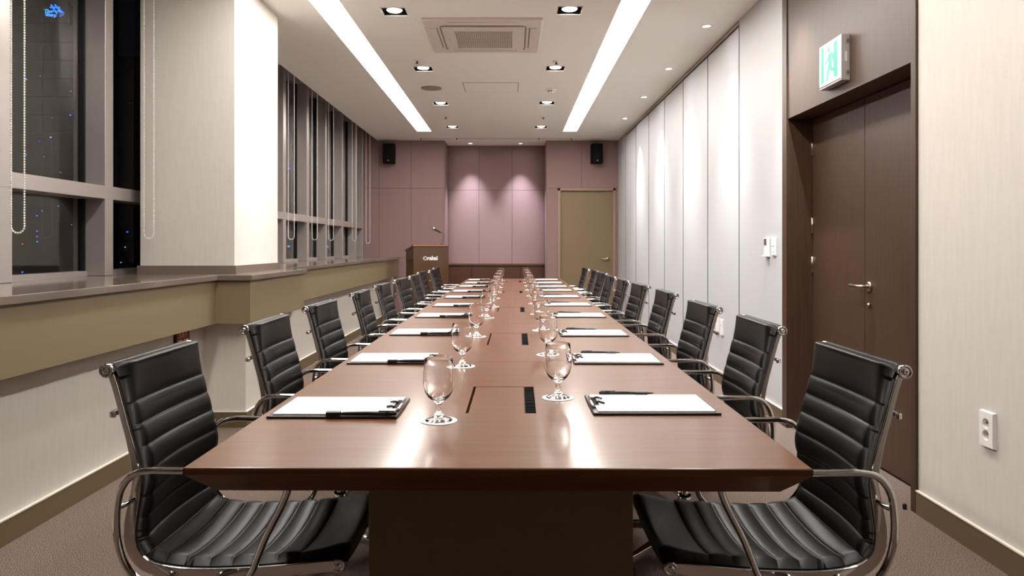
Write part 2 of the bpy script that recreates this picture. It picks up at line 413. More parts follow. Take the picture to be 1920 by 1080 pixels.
MB().box((-2.425, 4.655, SZ), (-1.785, 5.545, 1.042)).build('upstand', M['stone'], col)
bpy.data.objects['wall_column'].name = 'trim_3'
# windows
ZT = 3.13
def window(idx, y0, y1, mull, label):
    wv = struct(f'window_{idx}', None, None, label, 'window')
    for y in mull:
        MB().box((XG-.06, y-.045, SZ), (XW, y+.045, CH+.3)).build('mullion', M['alu'], wv, .004)
    MB().box((XG-.03, y0, 1.456), (XW+.001, y1, 1.537)).build('transom', M['alu'], wv, .003)
    MB().box((XG-.06, y0, ZT), (XW, y1, CH+.3)).build('head_frame', M['alu'], wv)
    MB().box((XG-.06, y0, SZ), (XG+.03, y1, SZ+.03)).build('bottom_frame', M['alu'], wv)
    ms = [y0] + list(mull) + [y1]
    for a, b in zip(ms[:-1], ms[1:]):
        if b-a < .2: continue
        for z0, z1 in ((SZ+.03, 1.456), (1.537, ZT)):
            MB().box((XG-.006, a+.0, z0), (XG, b-.0, z1)).build('pane', M['pane'], wv)
            g = MB()   # black gasket at the far side of each pane
            g.box((XG-.02, b-.06, z0), (XG+.02, b-.045, z1)).box((XG-.02, a+.045, z0), (XG+.02, a+.06, z1)); g.build('gasket', M['black'], wv)
window(1, YN, YB, [-1.87, -.97, -.07, .83, 1.73, 2.63, 3.53, 4.435, 5.30, 6.15, 7.0, 7.86, 8.76, 9.62, 10.55, 11.45, 11.99], 'continuous row of aluminium framed night windows along the left side')
MB().box((-2.75, YN, 0), (XL-.25, YB, SZ-.035)).build('outer_wall', M['taupe'], wl)

# blind chains
def chain_mesh():
    mb = MB(); hw = .031; top = 3.2; bot = .0; R_ = hw
    path = [(-hw, 0, 1.97-k*.0125) for k in range(int((1.97-R_)/.0125))]
    path += [(-hw*cos(a), 0, R_ - R_*sin(a)*1.0) for a in [pi*k/8 for k in range(0, 9)]]
    path += [(hw, 0, R_+k*.0125) for k in range(1, int((1.97-R_)/.0125))]
    for q in path: mb.sphere(q, .0052, 6, 4)
    mb.sweep(path, .0014, 4)
    return mb
first = None
chl = [(3.35, 1.23, 'bead chain hanging in front of the nearest window pane'), (4.56, 1.217, 'bead chain hanging before the beige face of the white column'),
       (7.5, 1.237, 'bead chain just beyond the white column'), (8.39, 1.24, 'second bead chain beyond the white column'),
       (9.15, 1.24, 'third bead chain beyond the white column'), (10.5, 1.24, 'fourth bead chain beyond the white column'), (11.5, 1.21, 'bead chain against the mauve back wall')]
for y, z, lab in chl:
    if first is None:
        first = chain_mesh().build('blind_chain', M['bead'], None, loc=(-2.30, y, z)); o = first
    else:
        o = first.copy(); C.objects.link(o); o.location = (-2.30, y, z)
    tag(o, 'white ' + lab, 'blind chain', 'roller blind bead chains')
    # clutch bracket in the blind pocket
rb = MB()
tb = thing('roller_blind', 'rolled up blind tube hidden in the ceiling pocket above the windows', 'blind', (0, 0, 0))
MB().sweep([(-2.33, YN+.1, 3.19), (-2.33, 4.66, 3.19)], .035, 16).build('tube', M['white'], tb)
tb2 = thing('roller_blind', 'rolled up blind tube in the ceiling pocket beyond the white column', 'blind', (0, 0, 0))
MB().sweep([(-2.33, 5.54, 3.19), (-2.33, YB-.02, 3.19)], .035, 16).build('tube', M['white'], tb2)

# ------------------------------------------------------------------ night city
def tower(name_label, Y, px0, px1, ztop, lights, depth=12, gy=.09):
    X0, X1 = (px0-960)*Y/1350, (px1-960)*Y/1350
    t = thing('apartment_tower', name_label, 'building', ((X0+X1)/2, Y, -40))
    hw = (X1-X0)/2
    b = MB().box((-hw, 0, 0), (hw, depth, ztop+40))
    for k in range(int((ztop+40)/3)): b.box((-hw-.15, -.25, k*3), (hw+.15, 0, k*3+.25))
    b.build('tower_block', M['tower'], t)
    for px, py, kind, s_ in lights:
        x = (px-960)*Y/1350 - (X0+X1)/2; z = CZ + (461-py)*Y/1350 + 40; u = s_*Y/1350
        MB().box((x-u/2, -.35, z-u*.4), (x+u/2, -.26, z+u*.4)).build('lit_window', M[kind], t)
    return t
k = 1/1.927
A = [(96,152,'lit_cool',1.6),(98,288,'lit_cyan',3),(149,276,'lit_cool',1.5),(260,331,'lit_cool',1.5),(258,417,'lit_blue',3),(190,427,'lit_cool',1.2),
     (187,497,'lit_cool',2.4),(147,512,'lit_blue',1.6),(98,560,'lit_cyan',2.6),(163,567,'lit_blue',2),(148,638,'lit_cool',1.3),(223,623,'lit_cool',1.5),
     (215,745,'lit_cyan',2),(155,762,'lit_blue',2),(137,780,'lit_blue',2.6),(138,835,'lit_blue',2.4),(138,855,'lit_blue',2.4),(138,873,'lit_blue',2.4),
     (85,882,'lit_red',2.4),(262,812,'lit_cool',1.3),(85,983,'lit_blue',3),(91,765,'lit_blue',2.2)]
ta = tower('dark apartment tower with scattered lit windows seen through the nearest pane', 120, -60, 148, 52, [(a*k, b*k, c, d) for a, b, c, d in A])
B = [(410,525,'lit_cyan',2),(410,550,'lit_cyan',2),(410,590,'lit_cyan',2),(412,600,'lit_cool',2),(410,643,'lit_cool',2),(463,838,'lit_blue',2.6),(455,893,'lit_cool',1.6),(440,948,'lit_cool',1.5)]
tower('dark tower with a column of lit windows behind the narrow second pane', 140, 200, 275, 38, [(a*k, b*k, c, d) for a, b, c, d in B])
tower('distant dark tower behind the windows past the column', 160, 500, 640, 30, [(543,316,'lit_blue',4),(542,462,'lit_cyan',4),(614,316,'lit_blue',3),(614,463,'lit_cyan',4),(537,365,'lit_red',2),(588,300,'lit_cool',2)])
# rooftop sign of the first tower
sg = MB().box((-2, .05, -2), (2, .85, 1.5)).build('rooftop_sign', M['tower'], ta)
sg.location = Vector(((103-960)*119.2/1350, 119.2, CZ+(461-20)*119.2/1350)) - ta.location
sg['label'] = 'blue illuminated sign with crossed strokes and a swoosh'
U = 119.2/1350
def sp(x, y): return ((x-103)*U, 0, (20-y)*U)
Mt = Matrix.Rotation(pi/2, 4, 'X')
text_mesh('The', 9.5*U, M['lit_cyan'], sg, 'lettering', Matrix.Translation(Vector(sp(90.5, 21.2))) @ Mt, .05)
text_mesh('Sharp', 9.5*U, M['lit_cyan'], sg, 'lettering', Matrix.Translation(Vector(sp(95, 27.8))) @ Matrix.Rotation(radians(6), 4, 'Y') @ Mt, .05)
q = MB()
for a, b in (((96, 9), (107, 26)), ((103, 9), (116, 25)), ((94, 14), (112, 14)), ((97, 21), (115, 21))): q.sweep([sp(*a), sp(*b)], 1.5*U, 6)
q.build('crossed_strokes', M['lit_blue'], sg)
MB().sweep(catmull([sp(115, 20), sp(119, 23), sp(119, 27), sp(112, 31)], 6), .6*U, 6).build('swoosh', M['lit_blue'], sg)

# ------------------------------------------------------------------ conference table (frame: origin at near edge centre)
TX0, TY0 = -.029, 1.392; TL = 8.05; TZ = .74; YAW = math.atan2(.06, TL)
def TP(x, y, z=TZ):
    """table frame offset (lateral, along) -> world"""
    return Vector((TX0 + x*cos(YAW) + y*sin(YAW), TY0 - x*sin(YAW) + y*cos(YAW), z))
HW = .61
tb = thing('conference_table', 'long reddish brown conference table running down the middle of the room', 'table', (TX0, TY0, 0), -YAW)
vj = [0, 1.28, 2.58, 4.46, 6.34, TL]
hat = [(.457, .808), (1.73, 2.15), (3.29, 3.66), (5.17, 5.48), (7.15, 7.41)]
hx0, hx1 = -.094, .088
g = .0012
for i in range(5):
    a, b = vj[i]+(g if i else 0), vj[i+1]-(g if i < 4 else 0)
    c = .047; ca = c if i == 0 else 0; cb = c if i == 4 else 0
    h0, h1 = hat[i]
    top = MB(); e = .0035
    # top surface with a hatch opening
    X = [-HW+e, hx0, hx1, HW-e]; Y = [a+(e if i == 0 else 0), h0, h1, b-(e if i == 4 else 0)]
    for m_ in range(3):
        for n_ in range(3):
            if m_ == 1 and n_ == 1: continue
            top.add([(X[m_], Y[n_], TZ), (X[m_+1], Y[n_], TZ), (X[m_+1], Y[n_+1], TZ), (X[m_], Y[n_+1], TZ)], [(0, 1, 2, 3)])
    def ring(hw, za, ya, yb, z): return [(-hw, ya, z), (hw, ya, z), (hw, yb, z), (-hw, yb, z)]
    rs = [ring(HW-e, 0, Y[0], Y[3], TZ), ring(HW-.001, 0, a+(.001 if i == 0 else 0), b-(.001 if i == 4 else 0), TZ-e*.35), ring(HW, 0, a, b, TZ-e), ring(HW, 0, a, b, TZ-.013), ring(HW-.002, 0, a+ca*.04, b-cb*.04, TZ-.016), ring(HW-c, 0, a+ca, b-cb, TZ-.06)]
    vs = [p_ for r_ in rs for p_ in r_]; fs = []
    for r_ in range(5):
        for k_ in range(4): fs.append((r_*4+k_, r_*4+(k_+1) % 4, r_*4+4+(k_+1) % 4, r_*4+4+k_))
    fs.append((20, 23, 22, 21)); top.add(vs, fs)
    hv = [(hx0, h0), (hx1, h0), (hx1, h1), (hx0, h1)]
    top.add([(x, y, TZ) for x, y in hv]+[(x, y, TZ-.03) for x, y in hv], [(0, 1, 5, 4), (1, 2, 6, 5), (2, 3, 7, 6), (3, 0, 4, 7), (4, 5, 6, 7)])
    me = top.build('tabletop', M['tablewood'], tb)
    lid = MB().box((hx0+.007, h0+.002, TZ-.02), (hx1-.030, h1-.002, TZ-.0006)).build('cable_hatch_lid', M['tablewood'], me, .0012)
    br = MB().box((hx1-.027, h0+.002, TZ-.02), (hx1-.002, h1-.002, TZ-.005))
    for q_ in range(60):
        yy = h0+.004+(h1-h0-.010)*q_/60; br.box((hx1-.026, yy, TZ-.005), (hx1-.003, yy+(h1-h0)/75, TZ-.0015-random.random()*.0025))
    br.build('brush_strip', M['bristle'], me)
    MB().box((hx1-.0295, h0+.001, TZ-.01), (hx1-.028, h1-.001, TZ+.0006)).build('strip_edge', M['polished'], me)
    ps = (.31 if i == 0 else .3); pe = -.3
    pb = MB().box((-.313, a+ps, .0), (.313, b+pe, TZ-.06)).build('pedestal', M['pedestal'], tb, .003)
seam = MB()
for i in (2, 3, 4):
    for (a, b) in ((vj[i], hat[i][0]), (hat[i][1], vj[i+1])): seam.box((-.0012, a, TZ-.001), (.0012, b, TZ+.0002))
seam.build('centre_seam', M['tabledark'], tb)

# ------------------------------------------------------------------ chairs (local: x forward, origin on the floor)
def make_chair():
    t = thing('office_chair', '', 'chair', (0, 0, 0), 0, 'black ribbed chairs around the table')
    # outer boundary of the shell in side view
    ob = [(-.2885, .890), (-.284, .876), (-.271, .84), (-.247, .75), (-.224, .665), (-.217, .615), (-.227, .545), (-.232, .50), (-.2235, .457), (-.192, .423), (-.13, .408), (-.05, .404), (.06, .408), (.16, .416), (.245, .424), (.272, .420)]
    path = catmull([(x, 0, z) for x, z in ob], 10)
    # resample uniformly
    L = [0]
    for a, b in zip(path[:-1], path[1:]): L.append(L[-1]+(b-a).length)
    T = L[-1]; N = 400; cl = []
    j = 0
    for i in range(N+1):
        s_ = T*i/N
        while j < len(L)-2 and L[j+1] < s_: j += 1
        u = (s_-L[j])/max(1e-9, L[j+1]-L[j]); cl.append(path[j].lerp(path[j+1], u))
    W = .198
    seams = [0.100 + .0535*k for k in range(40)]; seams = [s_ for s_ in seams if s_ < T-.105]
    ends = [0] + seams + [T]
    def puff(s_):
        for a, b in zip(ends[:-1], ends[1:]):
            if a <= s_ <= b:
                u = (s_-a)/(b-a)
                if a == 0: u = .5+.5*u if u > 0 else .5
                if b == T: u = .5*u
                return max(0, sin(pi*min(1, max(0, u))))**.4
        return 0
    NV = 22; vs = []; fs = []
    for i in range(N+1):
        s_ = T*i/N; tan = (cl[min(i+1, N)]-cl[max(i-1, 0)]).normalized(); nrm = Vector((-tan.z, 0, tan.x))  # towards sitter
        if nrm.x < 0 and nrm.z < 0: nrm = -nrm
        if s_ < T*.4 and nrm.x < 0: nrm = -nrm
        if s_ > T*.6 and nrm.z < 0: nrm = -nrm
        endt = min(1, sqrt(max(0, 1-(1-min(1, s_/.018))**2))+.05) * min(1, sqrt(max(0, 1-(1-min(1, (T-s_)/.02))**2))+.05)
        pf = puff(s_); roll = .013*math.exp(-(s_/.035)**2) + .010*math.exp(-((T-s_)/.04)**2)
        row = []
        for side in (1, -1):
            for j in range(NV+1):
                v = -1+2*j/NV
                if side < 0: v = -v
                v2 = math.copysign(abs(v)**.72, v)   # denser near the edge
                ed = sqrt(max(0, 1-((abs(v2)-.90)/.10)**2)) if abs(v2) > .90 else 1
                sag = -.022*(1-v2*v2)*min(1, s_/.12)
                gr = min(1, (1-abs(v2))/.13); gr = 1-gr*gr*(3-2*gr)    # seams stop short of the rim
                h = .019 + (.009*pf-.0055)*(1-gr) + roll
                off = .014 + sag + (h*ed*endt if side > 0 else -(.0135+roll*.8)*ed*endt)
                p_ = cl[i] + nrm*(off+.0); row.append((p_.x, v2*W, p_.z))
        vs += row
    R = 2*(NV+1)
    for i in range(N):
        for k_ in range(R): fs.append((i*R+k_, i*R+(k_+1) % R, (i+1)*R+(k_+1) % R, (i+1)*R+k_))
    fs.append(tuple(range(R))[::-1]); fs.append(tuple(N*R+k_ for k_ in range(R)))
    pad = MB(); pad.add(vs, fs, True)
    for (cx_, cz_, rr_) in ((-.2835, .8785, .0180),):
        pad.lathe([(rr_-.006, -W+.001), (rr_-.0015, -W+.003), (rr_, -W+.008), (rr_, W-.008), (rr_-.0015, W-.003), (rr_-.006, W-.001)], 24, Matrix.Translation((cx_, 0, cz_)) @ Matrix.Rotation(pi/2, 4, 'X')); sp_ = pad.build('seat_pad', M['leather'], t)
    # side rails
    for sgn in (1, -1):
        r = MB(); off = []; wds = []
        for i in range(7, N-5, 7):
            tan = (cl[i+1]-cl[i-1]).normalized(); nrm = Vector((-tan.z, 0, tan.x))
            if (i < N*.4 and nrm.x < 0) or (i > N*.6 and nrm.z < 0) or (nrm.x < 0 and nrm.z < 0): nrm = -nrm
            wd = .5+.5*min(1, max(0, (i/N-.18)/.2)); q = cl[i]+nrm*(.008-.010*wd); off.append((q.x, sgn*.204, q.z)); wds.append(wd)
        r.sweep(off, wds, rect=(.009, .028), up=(0, 1, 0)); r.build('side_rail', M['polished'], t, .002)
        for (x, z) in ((-.285, .879), (.255, .424)):
            Mx = Matrix.Translation((x, sgn*.197, z)) @ Matrix.Rotation(-sgn*pi/2, 4, 'X')
            MB().lathe([(.0165, 0), (.0165, .017), (.0155, .019), (.0115, .019), (.011, .0175), (.0065, .0175), (.006, .0205), (.0025, .021), (.002, .018)], 26, Mx).build('end_cap', M['chrome'], t)
        # arm loop
        y = sgn*.248; yi = sgn*.217
        prof_ = [(-.185, .408), (-.222, .445), (-.239, .50), (-.241, .56), (-.232, .612), (-.207, .646), (-.170, .657), (-.11, .657), (-.02, .657), (.07, .657), (.115, .656), (.142, .645), (.150, .620), (.138, .585), (.118, .545), (.098, .505), (.080, .460), (.066, .426), (.040, .404)]
        dens = [Vector((-.13, yi, .396))] + [Vector((q[0], y, q[1])) for q in prof_] + [Vector((.0, y, .397)), Vector((-.03, yi, .396))]
        arm = MB().sweep(catmull(dens, 4), .0082, 12).build('armrest', M['chrome'], t)
        lk = MB().sweep([(-.243, y, .57), (-.222, sgn*.207, .578)], .006, 10).build('arm_link', M['chrome'], arm)
    # back spreader behind the pad and seat spreaders below
    MB().sweep(catmull([(-.270, -.207, .775), (-.286, -.175, .772), (-.297, 0, .768), (-.286, .175, .772), (-.270, .207, .775)], 6), 1, rect=(.013, .010), up=(0, 0, 1)).build('back_spreader', M['polished'], t, .002)
    sb = MB()
    for x in (-.09, .10): sb.sweep(catmull([(x, -.207, .398), (x, -.12, .375), (x, 0, .368), (x, .12, .375), (x, .207, .398)], 5), 1, rect=(.016, .03), up=(0, 0, 1))
    sb.build('seat_spreader', M['polished'], t)
    MB().box((-.11, -.06, .325), (.12, .06, .368)).build('tilt_mechanism', M['black'], t, .01)
    MB().lathe([(.014, .15), (.014, .33)], 16).lathe([(.026, .10), (.026, .24), (.024, .245), (.024, .10)], 20).build('gas_column', M['chrome'], t)
    MB().lathe([(.04, .075), (.04, .12), (.03, .14), (.028, .075)], 24).build('base_hub', M['chrome'], t)
    MB().sweep([(.02, -.06, .345), (.03, -.15, .342), (.03, -.20, .338)], .004, 8).build('lever', M['black'], t)
    for k_ in range(5):
        a = 2*pi*k_/5 + pi/5; c_, s2 = cos(a), sin(a)
        lg = MB().sweep([(.03*c_, .03*s2, .105), (.15*c_, .15*s2, .100), (.29*c_, .29*s2, .072)], [1.25, 1, .6], rect=(.026, .034), up=(0, 0, 1)).build('base_leg', M['chrome'], t, .003)
        cx, cy = .285*c_, .285*s2; cs = MB()
        Ry = Matrix.Rotation(pi/2, 4, 'X')
        for q_ in (-1, 1):
            cs.lathe([(.008, -.009), (.0235, -.009), (.025, -.007), (.025, .007), (.0235, .009), (.008, .009)], 18, Matrix.Translation((cx, cy, .025)) @ Matrix.Rotation(a+.6, 4, 'Z') @ Ry @ Matrix.Translation((0, 0, q_*.0125)))
        cs.lathe([(.006, .03), (.006, .068)], 10, Matrix.Translation((cx, cy, 0)))
        cs.build('caster', M['black'], lg)
    return t
chair0 = make_chair()
LCH = [(1.67, -.945), (2.49, -.931), (3.26, -.936), (4.17, -.936), (5.00, -.955), (5.84, -.950), (6.56, -.940), (7.50, -.985), (8.16, -.935), (8.98, -.985)]
RCH = [(1.655, .907), (2.46, .928), (3.24, .934), (4.18, .955), (4.95, .937), (5.70, .931), (6.42, .925), (7.22, .948), (7.98, .96), (8.70, .93)]
used = False
for i, (dy, xd) in enumerate(LCH):
    y = dy + .219; x = xd+.285; lab = f'black ribbed leather chair with chrome arms, {ordn[i]} from the camera on the window side'
    rz = radians([0, 1, -1, 2, 0, -2, 1, 0, -2, 1][i])
    if i == 0: chair0.location = (x, y, 0); chair0.rotation_euler.z = rz; chair0['label'] = lab
    else: dup(chair0, (x, y, 0), rz, lab)
for i, (dy, xd) in enumerate(RCH):
    y = dy + .219; x = xd-.285; lab = f'black ribbed leather chair with chrome arms, {ordn[i]} from the camera on the door side'
    dup(chair0, (x, y, 0.0), pi+radians([0, -1, 1, 0, 2, -1, 0, 1, -2, 0][i]), lab)

# ------------------------------------------------------------------ clipboards, pens, goblets, coasters
def make_clipboard():
    """local: +x towards the sitter's far end (inner end with clip), origin centre"""
    t = thing('clipboard', '', 'clipboard', (0, 0, 0), 0, 'black clipboards along the table')
    MB().box((-.1625, -.112, 0), (.1625, .112, .006)).build('board', M['board'], t, .0022)
    MB().box((-.150, -.098, .006), (.150, .103, .0095)).build('paper_pad', M['paper'], t)
    st = MB()
    for k_ in range(46):
        x = -.158+k_*.007
        for y in (-.1085, .1085): st.box((x, y-.0006, .006), (x+.0042, y+.0006, .0066))
    for k_ in range(31):
        y = -.107+k_*.007; st.box((-.1592, y, .006), (-.158, y+.0042, .0066))
    st.build('stitching', M['stitch'], t)
    cl = MB().box((.140, -.05, .0095), (.158, .05, .0125)); cl.sweep([(.157, -.055, .011), (.157, .055, .011)], .004, 10)
    co = cl.build('clip', M['chrome'], t)
    for y in (-.035, .02): MB().sweep(rounded([(.146, y, .0125), (.138, y-.002, .0155), (.124, y+.006, .0125)], .008), .0030, 8).build('clip_grip', M['black'], co)
    MB().sweep(rounded([(.136, -.035, .0125), (.128, -.008, .015), (.136, .02, .0125)], .012), .0018, 6).build('clip_wire', M['chrome'], co)
    lp = MB()
    lp.sweep(rounded([(-.016+.02, -.112, .003), (-.016+.02, -.113, .016), (-.016+.02, -.099, .0175), (-.016+.02, -.094, .009)], .004), 1, rect=(.0015, .034), up=(0, 0, 1))
    lp.build('pen_loop', M['board'], t)
    return t
def make_pen():
    t = thing('ballpoint_pen', '', 'pen', (0, 0, 0), 0, 'black pens on the clipboards')
    Mx = Matrix.Rotation(pi/2, 4, 'Y')
    MB().lathe([(.0008, -.078), (.0022, -.070), (.0046, -.050), (.0052, -.02), (.0054, .058)], 14, Mx).build('barrel', M['black'], t)
    MB().lathe([(.0056, .050), (.0056, .074), (.004, .077)], 14, Mx).build('cap', M['black'], t)
    MB().box((.032, -.0014, .0055), (.072, .0014, .0072)).build('pocket_clip', M['black'], t)
    return t
def make_goblet():
    mb = MB()
    outer = [(.0001, 0), (.033, 0), (.0335, .0015), (.031, .0035), (.018, .008), (.0105, .0145), (.0078, .020), (.0066, .030), (.0072, .040), (.0105, .0455), (.018, .050), (.027, .058), (.034, .070), (.0378, .086), (.0385, .100), (.0378, .118), (.0362, .136), (.0348, .1515), (.0343, .1525)]
    inner = [(.0336, .1515), (.0350, .136), (.0366, .118), (.0372, .100), (.0365, .087), (.0325, .073), (.026, .0625), (.017, .056), (.008, .0535), (.0001, .053)]
    mb.lathe(outer+inner, 40)
    return mb.build('water_goblet', M['glass'])
def make_coaster():
    return MB().lathe([(.0455, 0), (.0455, .0008), (.044, .0012)], 40).build('paper_coaster', M['paper'])
cb0, pen0, gb0, co0 = make_clipboard(), make_pen(), make_goblet(), make_coaster()
LC = [1.90, 2.72, 3.55, 4.40, 5.17, 5.99, 6.77, 7.58, 8.27, 9.05]
LX = [-.448, -.438, -.426, -.417, -.398, -.395, -.397, -.396, -.381, -.39]
RC = [1.936, 2.715, 3.51, 4.41, 5.22, 6.05, 6.90, 7.55, 8.30, 9.08]
RX = [.369, .389, .392, .404, .405, .400, .413, .414, .420, .420]
LG = [(-.18, 1.77), (-.177, 2.569), (-.168, 3.41), (-.150, 4.30), (-.135, 5.08), (-.142, 5.90), (-.140, 6.67), (-.140, 7.45), (-.139, 8.17), (-.133, 8.95)]
RG = [(.130, 2.037), (.142, 2.84), (.148, 3.66), (.161, 4.53), (.165, 5.35), (.168, 6.18), (.170, 7.0), (.172, 7.72), (.175, 8.42), (.178, 9.17)]
for side in ('window', 'door'):
    for i in range(10):
        lf = side == 'window'
        x, y = (LX[i], LC[i]) if lf else (RX[i], RC[i])
        rz = (0 if lf else pi) + radians(random.uniform(-1, 1))
        lab = f'black clipboard with a white paper pad, {ordn[i]} from the camera on the {side} side'
        if lf and i == 0: cb0.location = (x, y, TZ+.0003); cb0.rotation_euler.z = rz; cb0['label'] = lab
        else: dup(cb0, (x, y, TZ+.0003), rz, lab)
        off = Vector((.085 if lf else .045, -.1055, 0)); off.rotate(Matrix.Rotation(rz, 3, 'Z'))
        ploc = (x+off.x, y+off.y, TZ+.0125); lab = f'black pen on the clipboard {ordn[i]} from the camera on the {side} side'
        if lf and i == 0: pen0.location = ploc; pen0.rotation_euler.z = rz; pen0['label'] = lab
        else: dup(pen0, ploc, rz, lab)
        gx, gy = (LG if lf else RG)[i]
        co, go = (co0, gb0) if (lf and i == 0) else (co0.copy(), gb0.copy())
        if not (lf and i == 0): C.objects.link(co); C.objects.link(go)
        co.location = (gx, gy, TZ+.0003); go.location = (gx, gy, TZ+.0017); go.rotation_euler.z = random.random()*3
        tag(co, f'round white paper coaster under the goblet {ordn[i]} from the camera in the {side}-side row', 'coaster', 'white coasters')
        tag(go, f'clear empty stemmed water glass, {ordn[i]} from the camera in the {side}-side row', 'glass', 'water goblets')

# ------------------------------------------------------------------ lectern and microphone
LXC, LYC = -1.29, 10.95; th = radians(24)
lt = thing('lectern', 'glossy dark brown wooden lectern with white lettering near the left corner of the back wall', 'lectern', (LXC, LYC, 0), th)
lw, ld = .275, .20
pr = [(-ld, 0), (ld, 0), (ld, 1.085), (-ld, 1.16)]
MB().prism(pr, -lw, lw, 'x').build('body', M['lectern'], lt, .003)
MB().prism([(-ld-.015, 1.163), (ld+.02, 1.086), (ld+.02, 1.111), (-ld-.015, 1.190)], -lw-.012, lw+.012, 'x').build('top', M['lecternedge'], lt, .003)
text_mesh('rakai', .084, M['white'], lt, 'lettering', Matrix.Translation((.019, -ld-.003, .985)) @ Mt, .003, sx=1.0, bold=.003)
ring_ = MB().sweep([(-.095+.026*cos(a), -ld-.003, .985+.026*sin(a)) for a in [2*pi*k_/24 for k_ in range(24)]], .005, 8, closed=True)
ring_.sweep([(-.135, -ld-.003, .985), (-.098, -ld-.003, .985)], .004, 6); ring_.build('emblem', M['white'], lt)
# microphone, held by a gooseneck on the lectern
mc = thing('gooseneck_microphone', 'black microphone with silver head on a chrome gooseneck atop the lectern', 'microphone', (-1.075, 11.02, 1.192))
MB().lathe([(.03, -.02), (.03, .0), (.012, .012)], 20).build('base', M['black'], mc)
MB().sweep(catmull([(0, 0, 0), (-.005, 0, .08), (-.03, 0, .15), (-.075, -.01, .20)], 8), .006, 10).build('gooseneck', M['chrome'], mc)
hd = Matrix.Translation((-.075, -.01, .215)) @ Matrix.Rotation(radians(-62), 4, 'Y')
MB().lathe([(.008, -.075), (.011, -.06), (.015, .02), (.018, .04)], 16, hd).build('handle', M['black'], mc)
MB().sphere((0, 0, 0), .024, 16, 10, None).build('grille', M['chrome'], mc).location = hd @ Vector((0, 0, .055))
MB().sweep(catmull([tuple(hd @ Vector((0, 0, -.075))), (.02, 0, .17), (.025, 0, .11), (.008, 0, .03)], 8), .0035, 8).build('cable', M['black'], mc)

# ------------------------------------------------------------------ wall speakers
def speaker(x, lab):
    t = thing('wall_speaker', lab, 'speaker', (x, YB, 2.70), 0, 'wall speakers')
    Mx = Matrix.Rotation(radians(0), 4, 'X')
    b = MB().prism([(-.07, -.205), (.07, -.205), (.095, -.15), (.095, -.03), (-.095, -.03), (-.095, -.15)], -.16, .16, 'z')
    b.build('cabinet', M['cloth_black'], t, .008)
    MB().box((-.066, -.209, -.15), (.066, -.203, .15)).build('grille', M['cloth_black'], t, .004)
    MB().box((-.008, -.212, -.128), (.012, -.209, -.112)).build('badge', M['alu'], t)
    MB().box((-.03, -.04, -.04), (.03, 0, .04)).build('bracket', M['black'], t)
speaker((728.5-960)*11.9/1350, 'black loudspeaker on the mauve wall above the lectern')
speaker((1119.5-960)*11.9/1350, 'black loudspeaker on the mauve wall above the olive door')

# ------------------------------------------------------------------ ceiling fittings
ac = thing('ceiling_air_conditioner', 'square beige ceiling cassette air conditioner with perforated centre grille', 'air conditioner', (-.231, 6.045, CH))
def rr(hw, r=.05, n=6):
    return rounded([(-hw, -hw, 0), (hw, -hw, 0), (hw, hw, 0), (-hw, hw, 0)], r, n, closed=True)
q = MB(); o_ = rr(.475, .03); i_ = rr(.462, .03); n_ = len(o_)
q.add([(p_.x, p_.y, 0) for p_ in o_]+[(p_.x, p_.y, -.012) for p_ in o_]+[(p_.x, p_.y, -.024) for p_ in i_], [(k_, (k_+1) % n_, n_+(k_+1) % n_, n_+k_) for k_ in range(n_)]+[(n_+k_, n_+(k_+1) % n_, 2*n_+(k_+1) % n_, 2*n_+k_) for k_ in range(n_)]+[tuple(2*n_+k_ for k_ in range(n_))])
q.build('panel', M['acwhite'], ac)
c_ = rr(.335, .05); q = MB(); q.add([(p_.x, p_.y, -.024) for p_ in c_]+[(p_.x*.985, p_.y*.985, -.036) for p_ in c_], [(k_, (k_+1) % n_, n_+(k_+1) % n_, n_+k_) for k_ in range(n_)]+[tuple(n_+k_ for k_ in range(n_))])
cv = q.build('grille_cover', M['acwhite'], ac)
q = MB(); c2 = rr(.343, .05); q.sweep([(p_.x, p_.y, -.026) for p_ in c2], .0035, 6, closed=True); q.build('cover_gap', M['acgap'], ac)
q = MB()
q.box((-.235, -.235, -.0375), (.235, .235, -.036)).build('grille_shadow', M['acgap'], cv)
q = MB()
for k_ in range(27): x = -.235+.47*k_/26; q.box((x-.0035, -.235, -.042), (x+.0035, .235, -.037))
for k_ in range(14): y = -.235+.47*k_/13; q.box((-.235, y-.006, -.042), (.235, y+.006, -.037))
q.build('grille_bars', M['acwhite'], cv)
for k_ in range(4):
    MB().box((-.28, .375, -.030), (.28, .43, -.023)).build('louvre', M['acwhite'], ac, .004).rotation_euler.z = k_*pi/2
    MB().box((-.285, .368, -.0255), (.285, .374, -.0235)).build('louvre_slot', M['acgap'], ac).rotation_euler.z = k_*pi/2
text_mesh('LG', .022, M['gap'], cv, 'badge', Matrix.Translation((-.29, 0, -.0362)) @ Matrix.Rotation(pi, 4, 'X') @ Matrix.Rotation(pi/2, 4, 'Z'), .0005) if False else MB().box((-.296, -.02, -.0368), (-.284, .02, -.0358)).build('badge', M['alu'], cv)
h = thing('access_hatch', 'flush rectangular access panel in the ceiling beyond the air conditioner', 'access panel', (-.233, 8.03, CH))
MB().box((-.297, -.24, -.003), (.297, .24, 0)).build('hatch_door', M['ceiling'], h, .001)
f = MB().box((-.302, .24, -.002), (.302, .246, 0)).box((-.302, -.246, -.002), (.302, -.24, 0)).box((-.303, -.246, -.002), (-.297, .246, 0)).box((.297, -.246, -.002), (.303, .246, 0)); f.build('hatch_gap', M['acgap'], h)
o = MB().lathe([(.116, 0), (.112, -.008), (.100, -.010)], 36).build('ceiling_speaker', M['acwhite'], None, loc=(-.902, 8.06, CH))
tag(o, 'round flush grey speaker grille in the ceiling on the window side', 'speaker')
mat_g = mat('speaker_grille', srgb(150, 138, 128), .6); o.data.materials[0] = mat_g
